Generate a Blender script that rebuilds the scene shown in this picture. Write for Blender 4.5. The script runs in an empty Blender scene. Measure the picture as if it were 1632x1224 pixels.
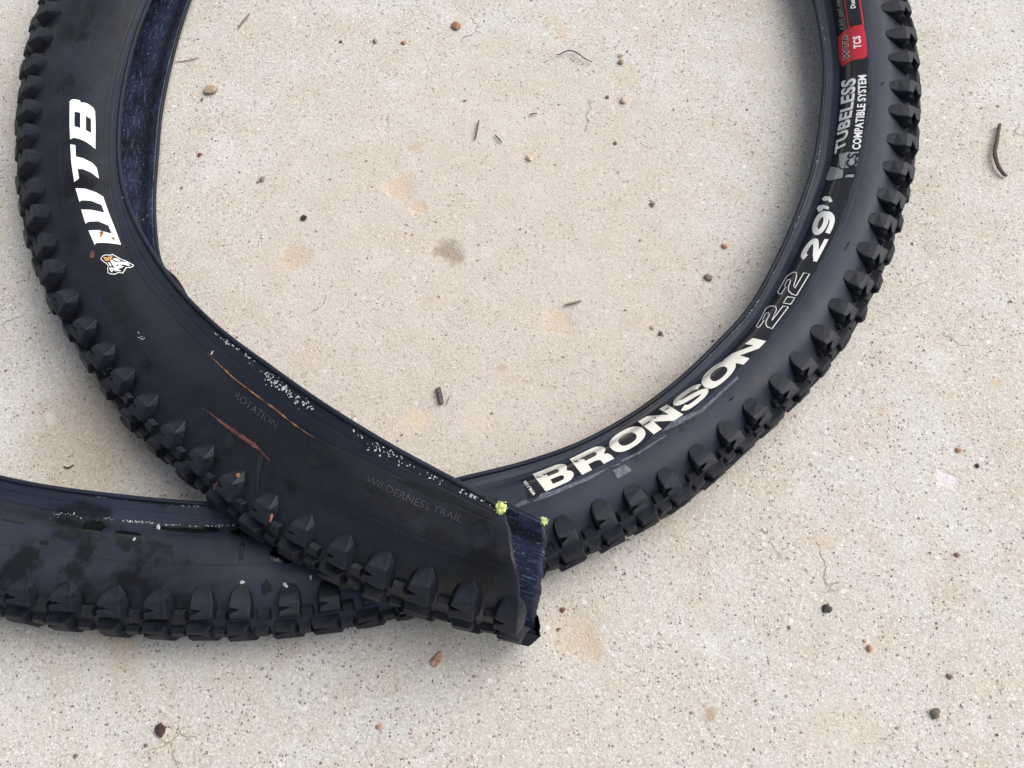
import bpy, bmesh, math, random
import numpy as np
from mathutils import Vector, Matrix, noise
from mathutils.bvhtree import BVHTree

random.seed(7); rng = np.random.default_rng(7)
scene = bpy.context.scene
col = scene.collection

# ------------------------------------------------------------------ camera
TILT = math.radians(23.5); CAM_H = 0.520; FPX = 1450.0
cam = bpy.data.objects.new('camera', bpy.data.cameras.new('camera'))
cam.data.sensor_width = 36.0; cam.data.lens = 36.0 * FPX / 1632.0
cam.data.clip_start = 0.01; cam.data.clip_end = 2000.0
cam.location = (0, 0, CAM_H); cam.rotation_euler = (TILT, 0, 0)
col.objects.link(cam); scene.camera = cam

# ------------------------------------------------------------------ light
SUN_AZ, SUN_EL = math.radians(66), math.radians(51)      # azimuth from +Y towards +X
world = bpy.data.worlds.new('World'); scene.world = world; world.use_nodes = True
wn = world.node_tree.nodes; wl = world.node_tree.links
sky = wn.new('ShaderNodeTexSky'); sky.sky_type = 'NISHITA'; sky.sun_disc = False
sky.sun_elevation = SUN_EL; sky.sun_rotation = SUN_AZ
sky.air_density = 1.0; sky.dust_density = 3.0; sky.ozone_density = 1.0
hs = wn.new('ShaderNodeHueSaturation'); hs.inputs['Saturation'].default_value = .5      # overcast: a greyer sky
wl.new(sky.outputs[0], hs.inputs['Color']); wl.new(hs.outputs[0], wn['Background'].inputs[0]); wn['Background'].inputs[1].default_value = 0.075
sun = bpy.data.objects.new('sun', bpy.data.lights.new('sun', 'SUN'))
sun.data.energy = 1.5; sun.data.angle = math.radians(62); sun.data.color = (1.0, 0.965, 0.925)
sd = Vector((math.sin(SUN_AZ) * math.cos(SUN_EL), math.cos(SUN_AZ) * math.cos(SUN_EL), math.sin(SUN_EL)))
sun.rotation_euler = sd.to_track_quat('Z', 'Y').to_euler(); sun.location = sd * 3
col.objects.link(sun)
scene.view_settings.view_transform = 'Standard'; scene.view_settings.look = 'None'
scene.view_settings.gamma = 1.0; scene.view_settings.exposure = 1.12

# ------------------------------------------------------------------ helpers
CT, ST = math.cos(TILT), math.sin(TILT)
def ray(px, py):
    u, v = px - 816.0, py - 612.0
    return np.array([u, -v * CT + FPX * ST, -v * ST - FPX * CT])
def W(px, py, z=0.0):                       # point at height z (mm) seen at that place of the frame
    r = ray(px, py); k = (z * 1e-3 - CAM_H) / r[2]
    return np.array([r[0] * k, r[1] * k, z * 1e-3])
def project(P):
    P = np.asarray(P, float); d = P - np.array([0, 0, CAM_H])
    x = d[..., 0]; y = d[..., 1] * CT + d[..., 2] * ST; w = d[..., 1] * ST - d[..., 2] * CT
    return np.stack([816 + FPX * x / w, 612 - FPX * y / w], -1)

def mesh_obj(name, verts, faces, mat=None, parent=None, smooth=False):
    me = bpy.data.meshes.new(name); me.from_pydata([tuple(v) for v in verts], [], [tuple(f) for f in faces])
    me.update()
    if mat: me.materials.append(mat)
    if smooth: me.polygons.foreach_set('use_smooth', [True] * len(me.polygons))
    o = bpy.data.objects.new(name, me); col.objects.link(o)
    if parent: o.parent = parent; o.matrix_parent_inverse = parent.matrix_world.inverted()
    return o
def tag(o, label=None, cat=None, group=None, kind=None):
    for k, v in (('label', label), ('category', cat), ('group', group), ('kind', kind)):
        if v: o[k] = v
    return o

class NT:
    def __init__(s, name):
        s.m = bpy.data.materials.new(name); s.m.use_nodes = True
        s.t = s.m.node_tree; s.b = s.t.nodes['Principled BSDF']
    def n(s, typ, **kw):
        nd = s.t.nodes.new('ShaderNode' + typ)
        for k, v in kw.items():
            if isinstance(k, str) and hasattr(nd, k): setattr(nd, k, v)
        return nd
    def l(s, a, b): s.t.links.new(a, b)
    def inp(s, sock, v):
        if hasattr(v, 'is_output'): s.l(v, sock)
        else: sock.default_value = v
    def math(s, op, a, b=0.0, clamp=False):
        nd = s.n('Math', operation=op); nd.use_clamp = clamp; s.inp(nd.inputs[0], a); s.inp(nd.inputs[1], b); return nd.outputs[0]
    def ramp(s, x, lo, hi, a=0.0, b=1.0):
        nd = s.n('MapRange'); nd.interpolation_type = 'SMOOTHSTEP'; nd.clamp = True
        s.inp(nd.inputs[0], x)
        for i, v in enumerate((lo, hi, a, b)): s.inp(nd.inputs[i + 1], v)
        return nd.outputs[0]
    def mix(s, f, a, b, mode='MIX'):
        nd = s.n('Mix'); nd.data_type = 'RGBA'; nd.blend_type = mode
        s.inp(nd.inputs[0], f); s.inp(nd.inputs[6], a); s.inp(nd.inputs[7], b); return nd.outputs[2]
    def noise(s, vec, scale, detail=3, rough=.55, dist=0.0):
        nd = s.n('TexNoise'); s.l(vec, nd.inputs['Vector']); nd.inputs['Scale'].default_value = scale
        nd.inputs['Detail'].default_value = detail; nd.inputs['Roughness'].default_value = rough
        nd.inputs['Distortion'].default_value = dist; return nd.outputs['Fac']
    def voro(s, vec, scale, rnd=1.0):
        nd = s.n('TexVoronoi'); s.l(vec, nd.inputs['Vector']); nd.inputs['Scale'].default_value = scale
        nd.inputs['Randomness'].default_value = rnd
        sep = s.n('SeparateColor'); s.l(nd.outputs['Color'], sep.inputs[0])
        return nd.outputs['Distance'], sep.outputs, nd.outputs['Color']
    def bump(s, h, strength, dist, normal=None):
        nd = s.n('Bump'); nd.inputs['Strength'].default_value = strength; nd.inputs['Distance'].default_value = dist
        s.l(h, nd.inputs['Height'])
        if normal: s.l(normal, nd.inputs['Normal'])
        return nd.outputs[0]
    def set(s, **kw):
        for k, v in kw.items(): s.inp(s.b.inputs[k.replace('_', ' ')], v)
def C(r, g, b): return (r, g, b, 1.0)
def obj_co(t): return t.n('TexCoord').outputs['Object']

# ------------------------------------------------------------------ materials
def m_concrete():
    t = NT('concrete'); co = obj_co(t)
    big = t.noise(co, 9, 4); mid = t.noise(co, 34, 5, .6); fine = t.noise(co, 420, 3, .7)
    c = t.mix(t.ramp(big, .35, .68), C(.470, .445, .383), C(.525, .518, .478))
    c = t.mix(t.ramp(mid, .42, .72, 0, .75), c, C(.47, .385, .285))
    wpatch = t.noise(co, 21, 4, .6)
    c = t.mix(t.ramp(wpatch, .56, .70, 0, .55), c, C(.62, .61, .585))
    # sand grains, each its own tint; the lookups are warped so that no grain is round
    wz = t.n('TexNoise'); t.l(co, wz.inputs['Vector']); wz.inputs['Scale'].default_value = 700; wz.inputs['Detail'].default_value = 2
    wo = t.n('VectorMath', operation='MULTIPLY_ADD'); t.l(wz.outputs['Color'], wo.inputs[0]); wo.inputs[1].default_value = (.0022, .0022, 0); t.l(co, wo.inputs[2])
    gco = wo.outputs[0]
    d, rgb, cc = t.voro(gco, 1250)
    c = t.mix(t.ramp(rgb[0], 0, 1, .1, .85), c, t.mix(rgb[1], C(.32, .285, .24), C(.68, .66, .63)))
    d2, r2, _ = t.voro(gco, 640)
    c = t.mix(t.math('MULTIPLY', t.ramp(r2[0], .72, .76), t.ramp(d2, .50, .30, 0, .55)), c, t.mix(r2[1], C(.48, .37, .26), C(.80, .785, .74)))
    dens = t.ramp(t.noise(co, 24, 4), .36, .62)
    d3, r3, _ = t.voro(gco, 640)
    k = t.math('MULTIPLY', t.ramp(t.math('ADD', r3[0], t.math('MULTIPLY', dens, .13)), .925, .955), t.ramp(d3, .42, .22, 0, .95))
    c = t.mix(k, c, t.mix(r3[1], C(.045, .045, .05), C(.17, .14, .12)))
    d4, r4, _ = t.voro(gco, 360)
    k = t.math('MULTIPLY', t.ramp(t.math('ADD', r4[0], t.math('MULTIPLY', dens, .05)), .945, .965), t.ramp(d4, .40, .24, 0, .72))
    c = t.mix(k, c, t.mix(r4[1], C(.09, .095, .11), C(.30, .25, .21)))
    d5, r5, _ = t.voro(gco, 190)
    k = t.math('MULTIPLY', t.ramp(r5[0], .95, .96), t.ramp(d5, .36, .2, 0, .55))
    c = t.mix(k, c, t.mix(t.ramp(r5[1], .35, .6), t.mix(r5[2], C(.50, .29, .19), C(.30, .29, .30)), C(.76, .73, .70)))
    # stains, exposed patches, a broad warm tone and one painted shade, each placed
    PITS = ((716, 402), (915, 1003), (890, 508), (960, 1030), (640, 296), (662, 330), (470, 412), (1515, 768)); pit = 0.0
    wob = t.n('TexNoise'); t.l(co, wob.inputs['Vector']); wob.inputs['Scale'].default_value = 60; wob.inputs['Detail'].default_value = 4
    off = t.n('VectorMath', operation='MULTIPLY_ADD'); t.l(wob.outputs['Color'], off.inputs[0])
    off.inputs[1].default_value = (.022, .022, 0); off.inputs[2].default_value = (-.011, -.011, 0)
    add = t.n('VectorMath', operation='ADD'); t.l(co, add.inputs[0]); t.l(off.outputs[0], add.inputs[1])
    for (px, py, r, rgbv, a) in [
        (716, 402, 11, (.20, .135, .085), .95), (760, 430, 190, (.50, .415, .345), .42), (640, 296, 10, (.58, .40, .25), .5), (662, 330, 6, (.58, .38, .24), .5),  # the wide second entry tints the middle of the ring warmer
        (470, 412, 10, (.50, .35, .2), .5), (890, 508, 12, (.56, .42, .28), .5), (915, 1003, 15, (.54, .42, .29), .5),
        (948, 1018, 8, (.50, .39, .28), .5), (665, 235, 4.5, (.44, .35, .25), .7), (898, 52, 6, (.5, .38, .25), .5),
        (1515, 768, 6.5, (.66, .62, .63), .85), (82, 672, 5, (.74, .74, .70), .8), (1130, 1132, 5, (.32, .22, .15), .7),
        (1588, 610, 5, (.5, .4, .26), .6), (1408, 660, 4, (.48, .38, .26), .6), (662, 668, 9, (.62, .5, .36), .5),
        (760, 665, 10, (.60, .53, .45), .5), (200, 1045, 12, (.52, .40, .28), .35), (190, 990, 20, (.50, .38, .25), .4),
        (1350, 1170, 20, (.5, .42, .32), .35), (1130, 985, 10, (.48, .40, .32), .3), (1310, 860, 7, (.55, .42, .3), .4),
        (150, 690, 44, (.34, .265, .18), .55), (1000, 120, 10, (.5, .42, .3), .45), (785, 70, 12, (.5, .42, .3), .35),  # first entry: the left strand's shade on the slab, painted in brown
        (795, 590, 4, (.40, .28, .2), .6), (880, 35, 9, (.45, .36, .26), .4), (1210, 90, 14, (.5, .4, .3), .3)]:
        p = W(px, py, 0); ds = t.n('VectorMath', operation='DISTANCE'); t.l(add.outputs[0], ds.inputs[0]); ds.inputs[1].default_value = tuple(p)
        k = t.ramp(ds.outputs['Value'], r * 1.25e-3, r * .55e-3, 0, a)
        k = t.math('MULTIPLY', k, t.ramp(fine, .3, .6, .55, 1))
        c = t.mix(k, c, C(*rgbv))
        if (px, py) in PITS: pit = t.math('MAXIMUM', pit, k)
    h = t.math('ADD', t.math('MULTIPLY', fine, .5), t.math('MULTIPLY', d, .35))
    h = t.math('ADD', h, t.math('MULTIPLY', mid, .8))
    h = t.math('SUBTRACT', h, t.math('MULTIPLY', t.ramp(t.noise(co, 150, 2), .66, .74), .5))
    ck = t.n('TexVoronoi'); ck.feature = 'DISTANCE_TO_EDGE'; t.l(add.outputs[0], ck.inputs['Vector']); ck.inputs['Scale'].default_value = 17
    crack = t.math('MULTIPLY', t.ramp(ck.outputs['Distance'], .014, .004), t.ramp(t.noise(co, 13, 3), .60, .66, 0, .5))
    c = t.mix(crack, c, C(.20, .155, .11))
    h = t.math('SUBTRACT', t.math('SUBTRACT', h, t.math('MULTIPLY', crack, 1.2)), t.math('MULTIPLY', pit, 2.0))
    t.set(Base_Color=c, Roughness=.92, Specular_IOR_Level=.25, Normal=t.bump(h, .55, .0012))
    return t.m

def m_rubber(name, base, rough, dust, wetness=0.0, lines=False, dusty_col=C(.085, .085, .095), edges=False):
    t = NT(name); co = obj_co(t)
    big = t.noise(co, 26, 4, .6); fine = t.noise(co, 900, 3, .6); mid = t.noise(co, 110, 4, .65)
    c = t.mix(t.ramp(big, .35, .7), C(*[x * .7 for x in base]), C(*[x * 1.25 for x in base]))
    c = t.mix(t.math('MULTIPLY', t.ramp(mid, .40, .75), dust), c, dusty_col)
    brown = t.ramp(t.noise(co, 48, 5, .65), .60, .78, 0, .35)
    c = t.mix(t.math('MULTIPLY', brown, dust), c, C(.10, .062, .035))
    r = t.ramp(big, .3, .7, rough - .07, rough + .1)
    h = t.math('ADD', t.math('MULTIPLY', fine, .35), t.math('MULTIPLY', mid, .5))
    if edges:                            # scuffed, dusty corners
        gm = t.n('NewGeometry'); w = t.math('MULTIPLY', t.ramp(gm.outputs['Pointiness'], .55, .66), t.ramp(mid, .35, .65, .1, .55))
        c = t.mix(w, c, C(.070, .062, .054))
    if lines:
        uv = t.n('UVMap'); sp = t.n('SeparateXYZ'); t.l(uv.outputs[0], sp.inputs[0]); T = sp.outputs[1]; S = sp.outputs[0]
        wig = t.math('MULTIPLY', t.math('SUBTRACT', mid, .5), .02)
        Tw = t.math('ADD', T, wig)
        def groove(at, w):
            return t.ramp(t.math('ABSOLUTE', t.math('SUBTRACT', Tw, at)), w, w * .25)
        th = t.math('SINE', t.math('ADD', t.math('MULTIPLY', S, 5200.0), t.math('MULTIPLY', T, 42.0)))
        h = t.math('ADD', h, t.math('MULTIPLY', th, .05))
        rib = t.math('SINE', t.math('MULTIPLY', T, 75.0)); h = t.math('ADD', h, t.math('MULTIPLY', t.math('MULTIPLY', rib, t.ramp(t.math('ABSOLUTE', t.math('SUBTRACT', T, 1.25)), .4, .2)), .09))
        g = t.math('MAXIMUM', groove(3.0, .035), t.math('MULTIPLY', groove(3.10, .02), .5))
        g = t.math('MAXIMUM', g, groove(1.0, .06))
        g = t.math('MAXIMUM', g, t.math('MULTIPLY', groove(.52, .08), .6))
        h = t.math('SUBTRACT', h, t.math('MULTIPLY', g, 1.3))
        c = t.mix(t.math('MULTIPLY', g, .6), c, C(.006, .006, .008))
        # streaky pale scuffs that run along the tyre
        sv = t.n('CombineXYZ'); t.l(t.math('MULTIPLY', S, 35.0), sv.inputs[0]); t.l(t.math('MULTIPLY', T, 9.0), sv.inputs[1])
        scuff = t.ramp(t.noise(sv.outputs[0], 1.0, 5, .7), .60, .80, 0, .35)
        c = t.mix(scuff, c, C(.085, .092, .115))
        cloud = t.ramp(t.noise(co, 12, 3, .5, .6), .50, .72, 0, .55)
        c = t.mix(cloud, c, C(.030, .037, .052))
        c = t.mix(t.math('MULTIPLY', t.ramp(T, 1.05, .85), .6), c, C(.013, .020, .040))
        pale_span = t.math('MULTIPLY', t.ramp(S, PALE_SPAN[0], PALE_SPAN[1]), t.ramp(S, PALE_SPAN[3], PALE_SPAN[2]))      # a paler, slightly rougher stretch of the tyre
        c = t.mix(t.math('MULTIPLY', pale_span, t.ramp(big, .25, .75, .35, .75)), c, C(.034, .041, .060))
        end_dark = t.math('MULTIPLY', t.ramp(S, .62, .22, 0, .7), t.ramp(T, 3.9, 3.2, .55, 1))  # darker towards the cut end, less so on the tread
        c = t.mix(end_dark, c, C(.0050, .0062, .0100))
        r = t.math('ADD', r, t.math('MULTIPLY', pale_span, .06))
        if wetness:
            w = t.ramp(t.noise(co, 17, 5, .62), .565, .64, 0, wetness)
            c = t.mix(w, c, C(.006, .006, .006)); r = t.math('SUBTRACT', r, t.math('MULTIPLY', w, .32))
    t.set(Base_Color=c, Roughness=r, Specular_IOR_Level=.22, Normal=t.bump(h, .35, .0006))
    return t.m

def m_inside():
    t = NT('tyre_lining'); co = obj_co(t)
    uv = t.n('UVMap'); sp = t.n('SeparateXYZ'); t.l(uv.outputs[0], sp.inputs[0])
    big = t.noise(co, 40, 4)
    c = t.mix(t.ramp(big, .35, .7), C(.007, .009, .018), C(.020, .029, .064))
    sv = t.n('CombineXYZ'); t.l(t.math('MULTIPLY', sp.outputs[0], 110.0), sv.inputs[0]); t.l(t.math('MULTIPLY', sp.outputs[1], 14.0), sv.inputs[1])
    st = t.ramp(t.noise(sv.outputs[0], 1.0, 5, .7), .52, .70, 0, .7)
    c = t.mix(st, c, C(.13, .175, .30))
    c = t.mix(t.ramp(t.math('ABSOLUTE', t.math('SUBTRACT', sp.outputs[1], 11.1)), .5, .1, 0, .85), c, C(.006, .007, .011))
    d, r, _ = t.voro(co, 850)
    k = t.math('MULTIPLY', t.ramp(t.math('ADD', r[0], t.math('MULTIPLY', big, .25)), 1.10, 1.13), t.ramp(d, .45, .25, 0, .6))
    c = t.mix(k, c, C(.40, .42, .42))
    d, r, _ = t.voro(co, 1500)
    k = t.math('MULTIPLY', t.ramp(r[0], .74, .9), t.ramp(d, .5, .2, 0, .4))
    c = t.mix(k, c, C(.16, .20, .27))
    h = t.noise(co, 700, 3)
    t.set(Base_Color=c, Roughness=.42, Normal=t.bump(h, .4, .0006)); return t.m

def m_plain(name, a, b, rough, scale=300, spec=.5, bumpd=.0004, bs=.3):
    t = NT(name); co = obj_co(t); n = t.noise(co, scale, 4, .6)
    t.set(Base_Color=t.mix(t.ramp(n, .35, .68), C(*a), C(*b)), Roughness=rough, Specular_IOR_Level=spec,
          Normal=t.bump(n, bs, bumpd)); return t.m
def m_print(name, a, dirt, rough=.35, wear=.0):
    t = NT(name); co = obj_co(t); n = t.noise(co, 140, 5, .65); f = t.noise(co, 700, 2)
    c = t.mix(t.ramp(n, .52, .8, 0, dirt), C(*a), C(a[0] * .62, a[1] * .56, a[2] * .44))
    if wear: c = t.mix(t.ramp(t.noise(co, 260, 4, .7), .66, .70, 0, wear), c, C(.02, .02, .024))
    t.set(Base_Color=c, Roughness=rough, Normal=t.bump(f, .15, .0003)); return t.m

PALE_SPAN = (1.40, 1.52, 2.02, 2.22)      # metres along the tyre from the cut end
M = dict(
    concrete=m_concrete(),
    casing=m_rubber('rubber_sidewall', (.0125, .0145, .0205), .46, .16, .8, True, C(.050, .054, .066)),
    knob=m_rubber('rubber_tread', (.0095, .0120, .0185), .48, .28, dusty_col=C(.036, .039, .048), edges=True),
    emboss=m_rubber('rubber_emboss', (.03, .03, .034), .5, .5),
    inside=m_inside(),
    white=m_print('white_print', (.80, .80, .76), .25, .38),
    cream=m_print('cream_print', (.74, .72, .64), .5, .32),
    silver=m_print('silver_print', (.26, .275, .28), .3, .25),
    grey=m_print('grey_print', (.20, .20, .19), .5, .35, .8),
    black=m_plain('black_print', (.006, .006, .008), (.010, .010, .013), .22, 200),
    wet=m_plain('wet_film', (.004, .004, .004), (.007, .007, .006), .09, 200, .6, .0003, .2),
    red=m_print('red_print', (.50, .018, .032), .2, .3),
    worn=m_plain('worn_rubber', (.060, .066, .080), (.13, .14, .17), .38, 420),
    amber=m_print('amber_print', (.50, .26, .07), .5), crumb=m_plain('dried_sealant', (.30, .315, .32), (.52, .54, .53), .7, 500),
    fibre=m_plain('aramid_fibre', (.50, .56, .17), (.72, .76, .36), .8, 900, .3, .0008, .8),
    rust=m_plain('orange_dirt', (.13, .05, .012), (.33, .165, .05), .6, 260), redmud=m_plain('red_dirt', (.055, .018, .014), (.13, .042, .032), .55, 200),
    copper=m_plain('rusty_flake', (.42, .14, .06), (.55, .24, .12), .6, 400),
)

# ------------------------------------------------------------------ ground
def ground():
    e = np.concatenate([[-400, -60, -8, -3, -1.4], np.arange(-.9, .9001, .0065), [1.4, 3, 8, 60, 400]])
    xs, ys = e, e + .35
    V = []; pits = [W(716, 402), W(915, 1003), W(890, 508), W(662, 668), W(640, 300)]
    for y in ys:
        for x in xs:
            z = -.0008 + .0009 * noise.noise((x * 14, y * 14, 0)) * .6 + .0005 * noise.noise((x * 55, y * 55, 3))
            for p in pits:
                d2 = (x - p[0]) ** 2 + (y - p[1]) ** 2
                if d2 < 1.2e-3: z -= .0009 * math.exp(-d2 / 1.1e-4)
            V.append((x, y, min(z, 0)))
    n = len(xs)
    F = [(j * n + i, j * n + i + 1, (j + 1) * n + i + 1, (j + 1) * n + i) for j in range(len(ys) - 1) for i in range(n - 1)]
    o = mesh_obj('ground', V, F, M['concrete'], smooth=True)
    tag(o, 'pale speckled washed concrete slab under the tyre', kind='structure')
ground()

# ------------------------------------------------------------------ tyre shape
# a station is (A bead, B rim line, C mould line, D shoulder, E tread shoulder, F crown), each (px, py, height mm),
# then the height of the lower half (E' D' C' M' B' A') and where the lower bead lies
def stn(A, B, Cc, D, E, F, z, low, G=None, wt=(0, .05, .2, .5, .85, 1)):
    P = {k: W(p[0], p[1], zz) for k, p, zz in zip('ABCDEF', (A, B, Cc, D, E, F), z)}
    Mm = P['B'] * .55 + P['C'] * .45; Mm[2] = P['B'][2] * .3 + P['C'][2] * .7 + .0008
    up = [P['A'], P['B'], Mm, P['C'], P['D'], P['E'], P['F']]
    if G: Gp = W(G[0], G[1], low[5])
    else: o_ = (P['C'] - P['A'])[:2]; Gp = P['A'] + np.append(o_ / np.linalg.norm(o_), 0) * .013
    dv = Gp - P['A']
    lows = []
    for q, w, zz in zip([P['E'], P['D'], P['C'], Mm, P['B'], P['A']], wt, low):
        p = q + dv * w; p[2] = zz * 1e-3; lows.append(p)
    return np.array(up + lows)
LO = (10, 4.5, 3, 3, 3.5, 5)
ZL = (41, 43, 48, 45, 33, 20); ZR = (26, 25, 45, 45, 35, 21); ZB = (34, 33, 46, 45, 35, 21)
Lst = [
 stn((803,813),(812,842),(824,912),(827,945),(829,990),(826,1013),(84,85,82,74,50,26),(14,28,42,50,56,60),(868,832),(.3,.48,.62,.75,.92,1)),
 stn((740,775),(722,803),(698,868),(685,896),(673,945),(669,970),(84,83,80,75,56,30),(20,36,42,44,46,50),(752,785)),
 stn((624,712),(605,745),(570,815),(556,844),(536,890),(532,914),(82,80,78,74,62,50),(42,42,42,43,43,45)),
 stn((520,648),(497,692),(455,752),(440,780),(414,824),(406,842),(74,74,72,68,58,47),(40,40,40,38,36,38)),
 stn((430,585),(402,627),(362,678),(341,703),(312,741),(300,754),(58,58,57,54,43,30),(20,15,14,14,16,20)),
 stn((345,521),(316,550),(272,602),(252,622),(224,655),(212,672),(48,49,50,47,36,23),(12,7,5,5,7,12)),
 stn((284,460),(262,486),(213,527),(185,542),(158,566),(147,577),(44,46,50,47,35,22),(11,5,4,4,5,14),(288,458)),
 stn((245,406),(216,429),(158,450),(128,461),(103,477),(92,484),(43,45,48,46,34,21),(10,4.5,3,3,4,10),(256,420)),
 stn((210,342),(190,360),(113,372),(94,373),(64,378),(52,380),(42,44,48,45,33,20),LO,(246,350)),
 stn((189,250),(173,249),(97,248),(68,244),(45,246),(36,247),ZL,LO,(250,250)),
 stn((192,170),(176,166),(97,165),(72,165),(48,159),(40,157),ZL,LO,(258,170)),
 stn((219,50),(202,55),(122,52),(90,53),(68,45),(61,42),ZL,LO,(287,46)),
 stn((260,-45),(243,-42),(158,-38),(128,-42),(108,-50),(100,-52),ZL,LO,(318,-40))]
ZX = (28, 27, 35, 35, 29, 18)
Rst = [
 stn((1288,-42),(1305,-42),(1370,-42),(1389,-42),(1413,-42),(1422,-42),ZR,LO),
 stn((1300,8),(1315,8),(1380,12),(1401,12),(1428,10),(1434,9),ZR,LO),
 stn((1313,93),(1327,93),(1392,91),(1413,91),(1440,88),(1448,87),ZR,LO),
 stn((1311,165),(1326,165),(1391,172),(1412,172),(1442,172),(1452,172),ZR,LO),
 stn((1298,256),(1315,258),(1377,258),(1403,261),(1433,262),(1444,262),ZR,LO),
 stn((1279,318),(1295,322),(1356,335),(1381,344),(1410,354),(1424,358),ZR,LO),
 stn((1243,404),(1257,410),(1314,426),(1343,434),(1374,447),(1390,453),ZR,LO),
 stn((1196,489),(1209,496),(1264,500),(1291,520),(1322,536),(1339,542),ZR,LO),
 stn((1143,548),(1154,560),(1203,572),(1226,596),(1256,616),(1273,624),ZR,LO),
 stn((1076,611),(1084,622),(1124,646),(1145,671),(1173,697),(1184,708),ZR,LO),
 stn((995,669),(1002,681),(1031,711),(1052,743),(1074,775),(1086,792),ZR,LO),
 stn((907,714),(913,727),(933,763),(949,792),(967,832),(977,858),ZR,LO),
 stn((852,733),(857,748),(877,792),(889,818),(905,862),(914,888),ZR,LO),
 stn((740,762),(742,780),(748,842),(752,868),(757,915),(760,940),(30,29,38,38,31,19),LO),
 stn((600,794),(601,820),(603,880),(604,905),(607,955),(608,983),ZX,LO),
 stn((461,806),(461,838),(461,896),(460,925),(458,975),(457,1004),(31,31,40,40,32,20),LO),
 stn((323,803),(323,838),(323,900),(322,927),(322,980),(322,1008),ZB,LO),
 stn((188,791),(187,828),(185,894),(184,926),(182,976),(181,1001),ZB,LO),
 stn((50,772),(49,806),(45,876),(42,910),(38,955),(36,981),ZB,LO),
 stn((-75,742),(-78,776),(-86,848),(-92,882),(-98,925),(-101,950),ZB,LO),
 stn((-215,695),(-220,729),(-236,800),(-243,832),(-252,875),(-256,900),ZB,LO)]
# the loop closes behind the top of the frame
def loop_mid(La, Lb, Ra, Rb, n=7):
    def frame(P, Q, at):
        t = (Q - P)[[0, 6]].mean(0)[:2]; t /= np.linalg.norm(t); c = at[[0, 6]].mean(0)[:2]; return c, t
    c0, t0 = frame(La, Lb, Lb); c1, t1 = frame(Ra, Rb, Ra)
    def offs(S, c, t): nn = np.array([-t[1], t[0]]); return (S[:, :2] - c) @ nn
    u0, u1 = offs(Lb, c0, t0), offs(Ra, c1, t1)
    d = np.linalg.norm(c1 - c0) * 1.75; out = []
    for i in range(1, n + 1):
        s = i / (n + 1)
        h = (2*s**3-3*s**2+1, s**3-2*s**2+s, -2*s**3+3*s**2, s**3-s**2)
        g = (6*s**2-6*s, 3*s**2-4*s+1, -6*s**2+6*s, 3*s**2-2*s)
        c = h[0]*c0 + h[1]*t0*d + h[2]*c1 + h[3]*t1*d
        t = g[0]*c0 + g[1]*t0*d + g[2]*c1 + g[3]*t1*d; t /= np.linalg.norm(t)
        nn = np.array([-t[1], t[0]]); S = Lb * (1 - s) + Ra * s
        S[:, :2] = c + np.outer(u0 * (1 - s) + u1 * s, nn); out.append(S)
    return out
ST_ = np.array(Lst + loop_mid(Lst[-2], Lst[-1], Rst[0], Rst[1]) + Rst)
mid = ST_[:, [1, 4, 6]].mean(1)
svals = np.concatenate([[0], np.cumsum(np.linalg.norm(np.diff(mid, axis=0), axis=1))])
S_END = svals[-1]
def tangents(x, Y):
    d = np.diff(Y, axis=0) / np.diff(x)[:, None, None]; h = np.diff(x)[:, None, None]
    m = np.empty_like(Y); m[0] = d[0]; m[-1] = d[-1]
    m[1:-1] = (h[:-1] * d[1:] + h[1:] * d[:-1]) / (h[:-1] + h[1:]); return m
TAN = tangents(svals, ST_)
def ctrl(sq):
    sq = np.clip(np.asarray(sq, float), 0, S_END); i = np.clip(np.searchsorted(svals, sq, 'right') - 1, 0, len(svals) - 2)
    h = svals[i + 1] - svals[i]; u = ((sq - svals[i]) / h)[:, None, None]; h = h[:, None, None]
    return ((2*u**3-3*u**2+1) * ST_[i] + (u**3-2*u**2+u) * h * TAN[i] + (-2*u**3+3*u**2) * ST_[i+1] + (u**3-u**2) * h * TAN[i+1])
def across(P, tq):                          # P (n,13,3) control rings, tq (m,) -> (n,m,3)
    D = np.diff(P, axis=1); h = np.linalg.norm(D, axis=2, keepdims=True) + 1e-9; d = D / h
    m = np.empty_like(P); m[:, 0] = d[:, 0]; m[:, -1] = d[:, -1]
    m[:, 1:-1] = (h[:, :-1] * d[:, 1:] + h[:, 1:] * d[:, :-1]) / (h[:, :-1] + h[:, 1:])
    i = np.clip(np.floor(tq).astype(int), 0, 11); u = (tq - i)[None, :, None]; hh = h[:, i]
    return ((2*u**3-3*u**2+1) * P[:, i] + (u**3-2*u**2+u) * hh * m[:, i] + (-2*u**3+3*u**2) * P[:, i+1] + (u**3-u**2) * hh * m[:, i+1])
def surf(s, t): return across(ctrl([s]), np.array([float(t)]))[0, 0]
def frame_at(s, t):
    e = 1e-3
    p = surf(s, t); x = surf(s + e, t) - surf(s - e, t); y = surf(s, t + .02) - surf(s, t - .02)
    x /= np.linalg.norm(x); z = np.cross(x, y); z /= np.linalg.norm(z); y = np.cross(z, x)
    return p, x, y, z

tyre = bpy.data.objects.new('bicycle_tyre', None); col.objects.link(tyre)
c0 = W(700, 600, 0); tyre.location = (c0[0], c0[1], 0); bpy.context.view_layer.update()
tag(tyre, 'worn black knobbly mountain bike tyre cut through and coiled over itself on concrete', 'bicycle tyre')

NS = int(S_END / .0024); sg = np.linspace(0, S_END, NS)
tg = np.concatenate([np.linspace(k, k + 1, 7)[:-1] for k in range(12)] + [[12.0]]); NTT = len(tg)
G = across(ctrl(sg), tg)
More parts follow.
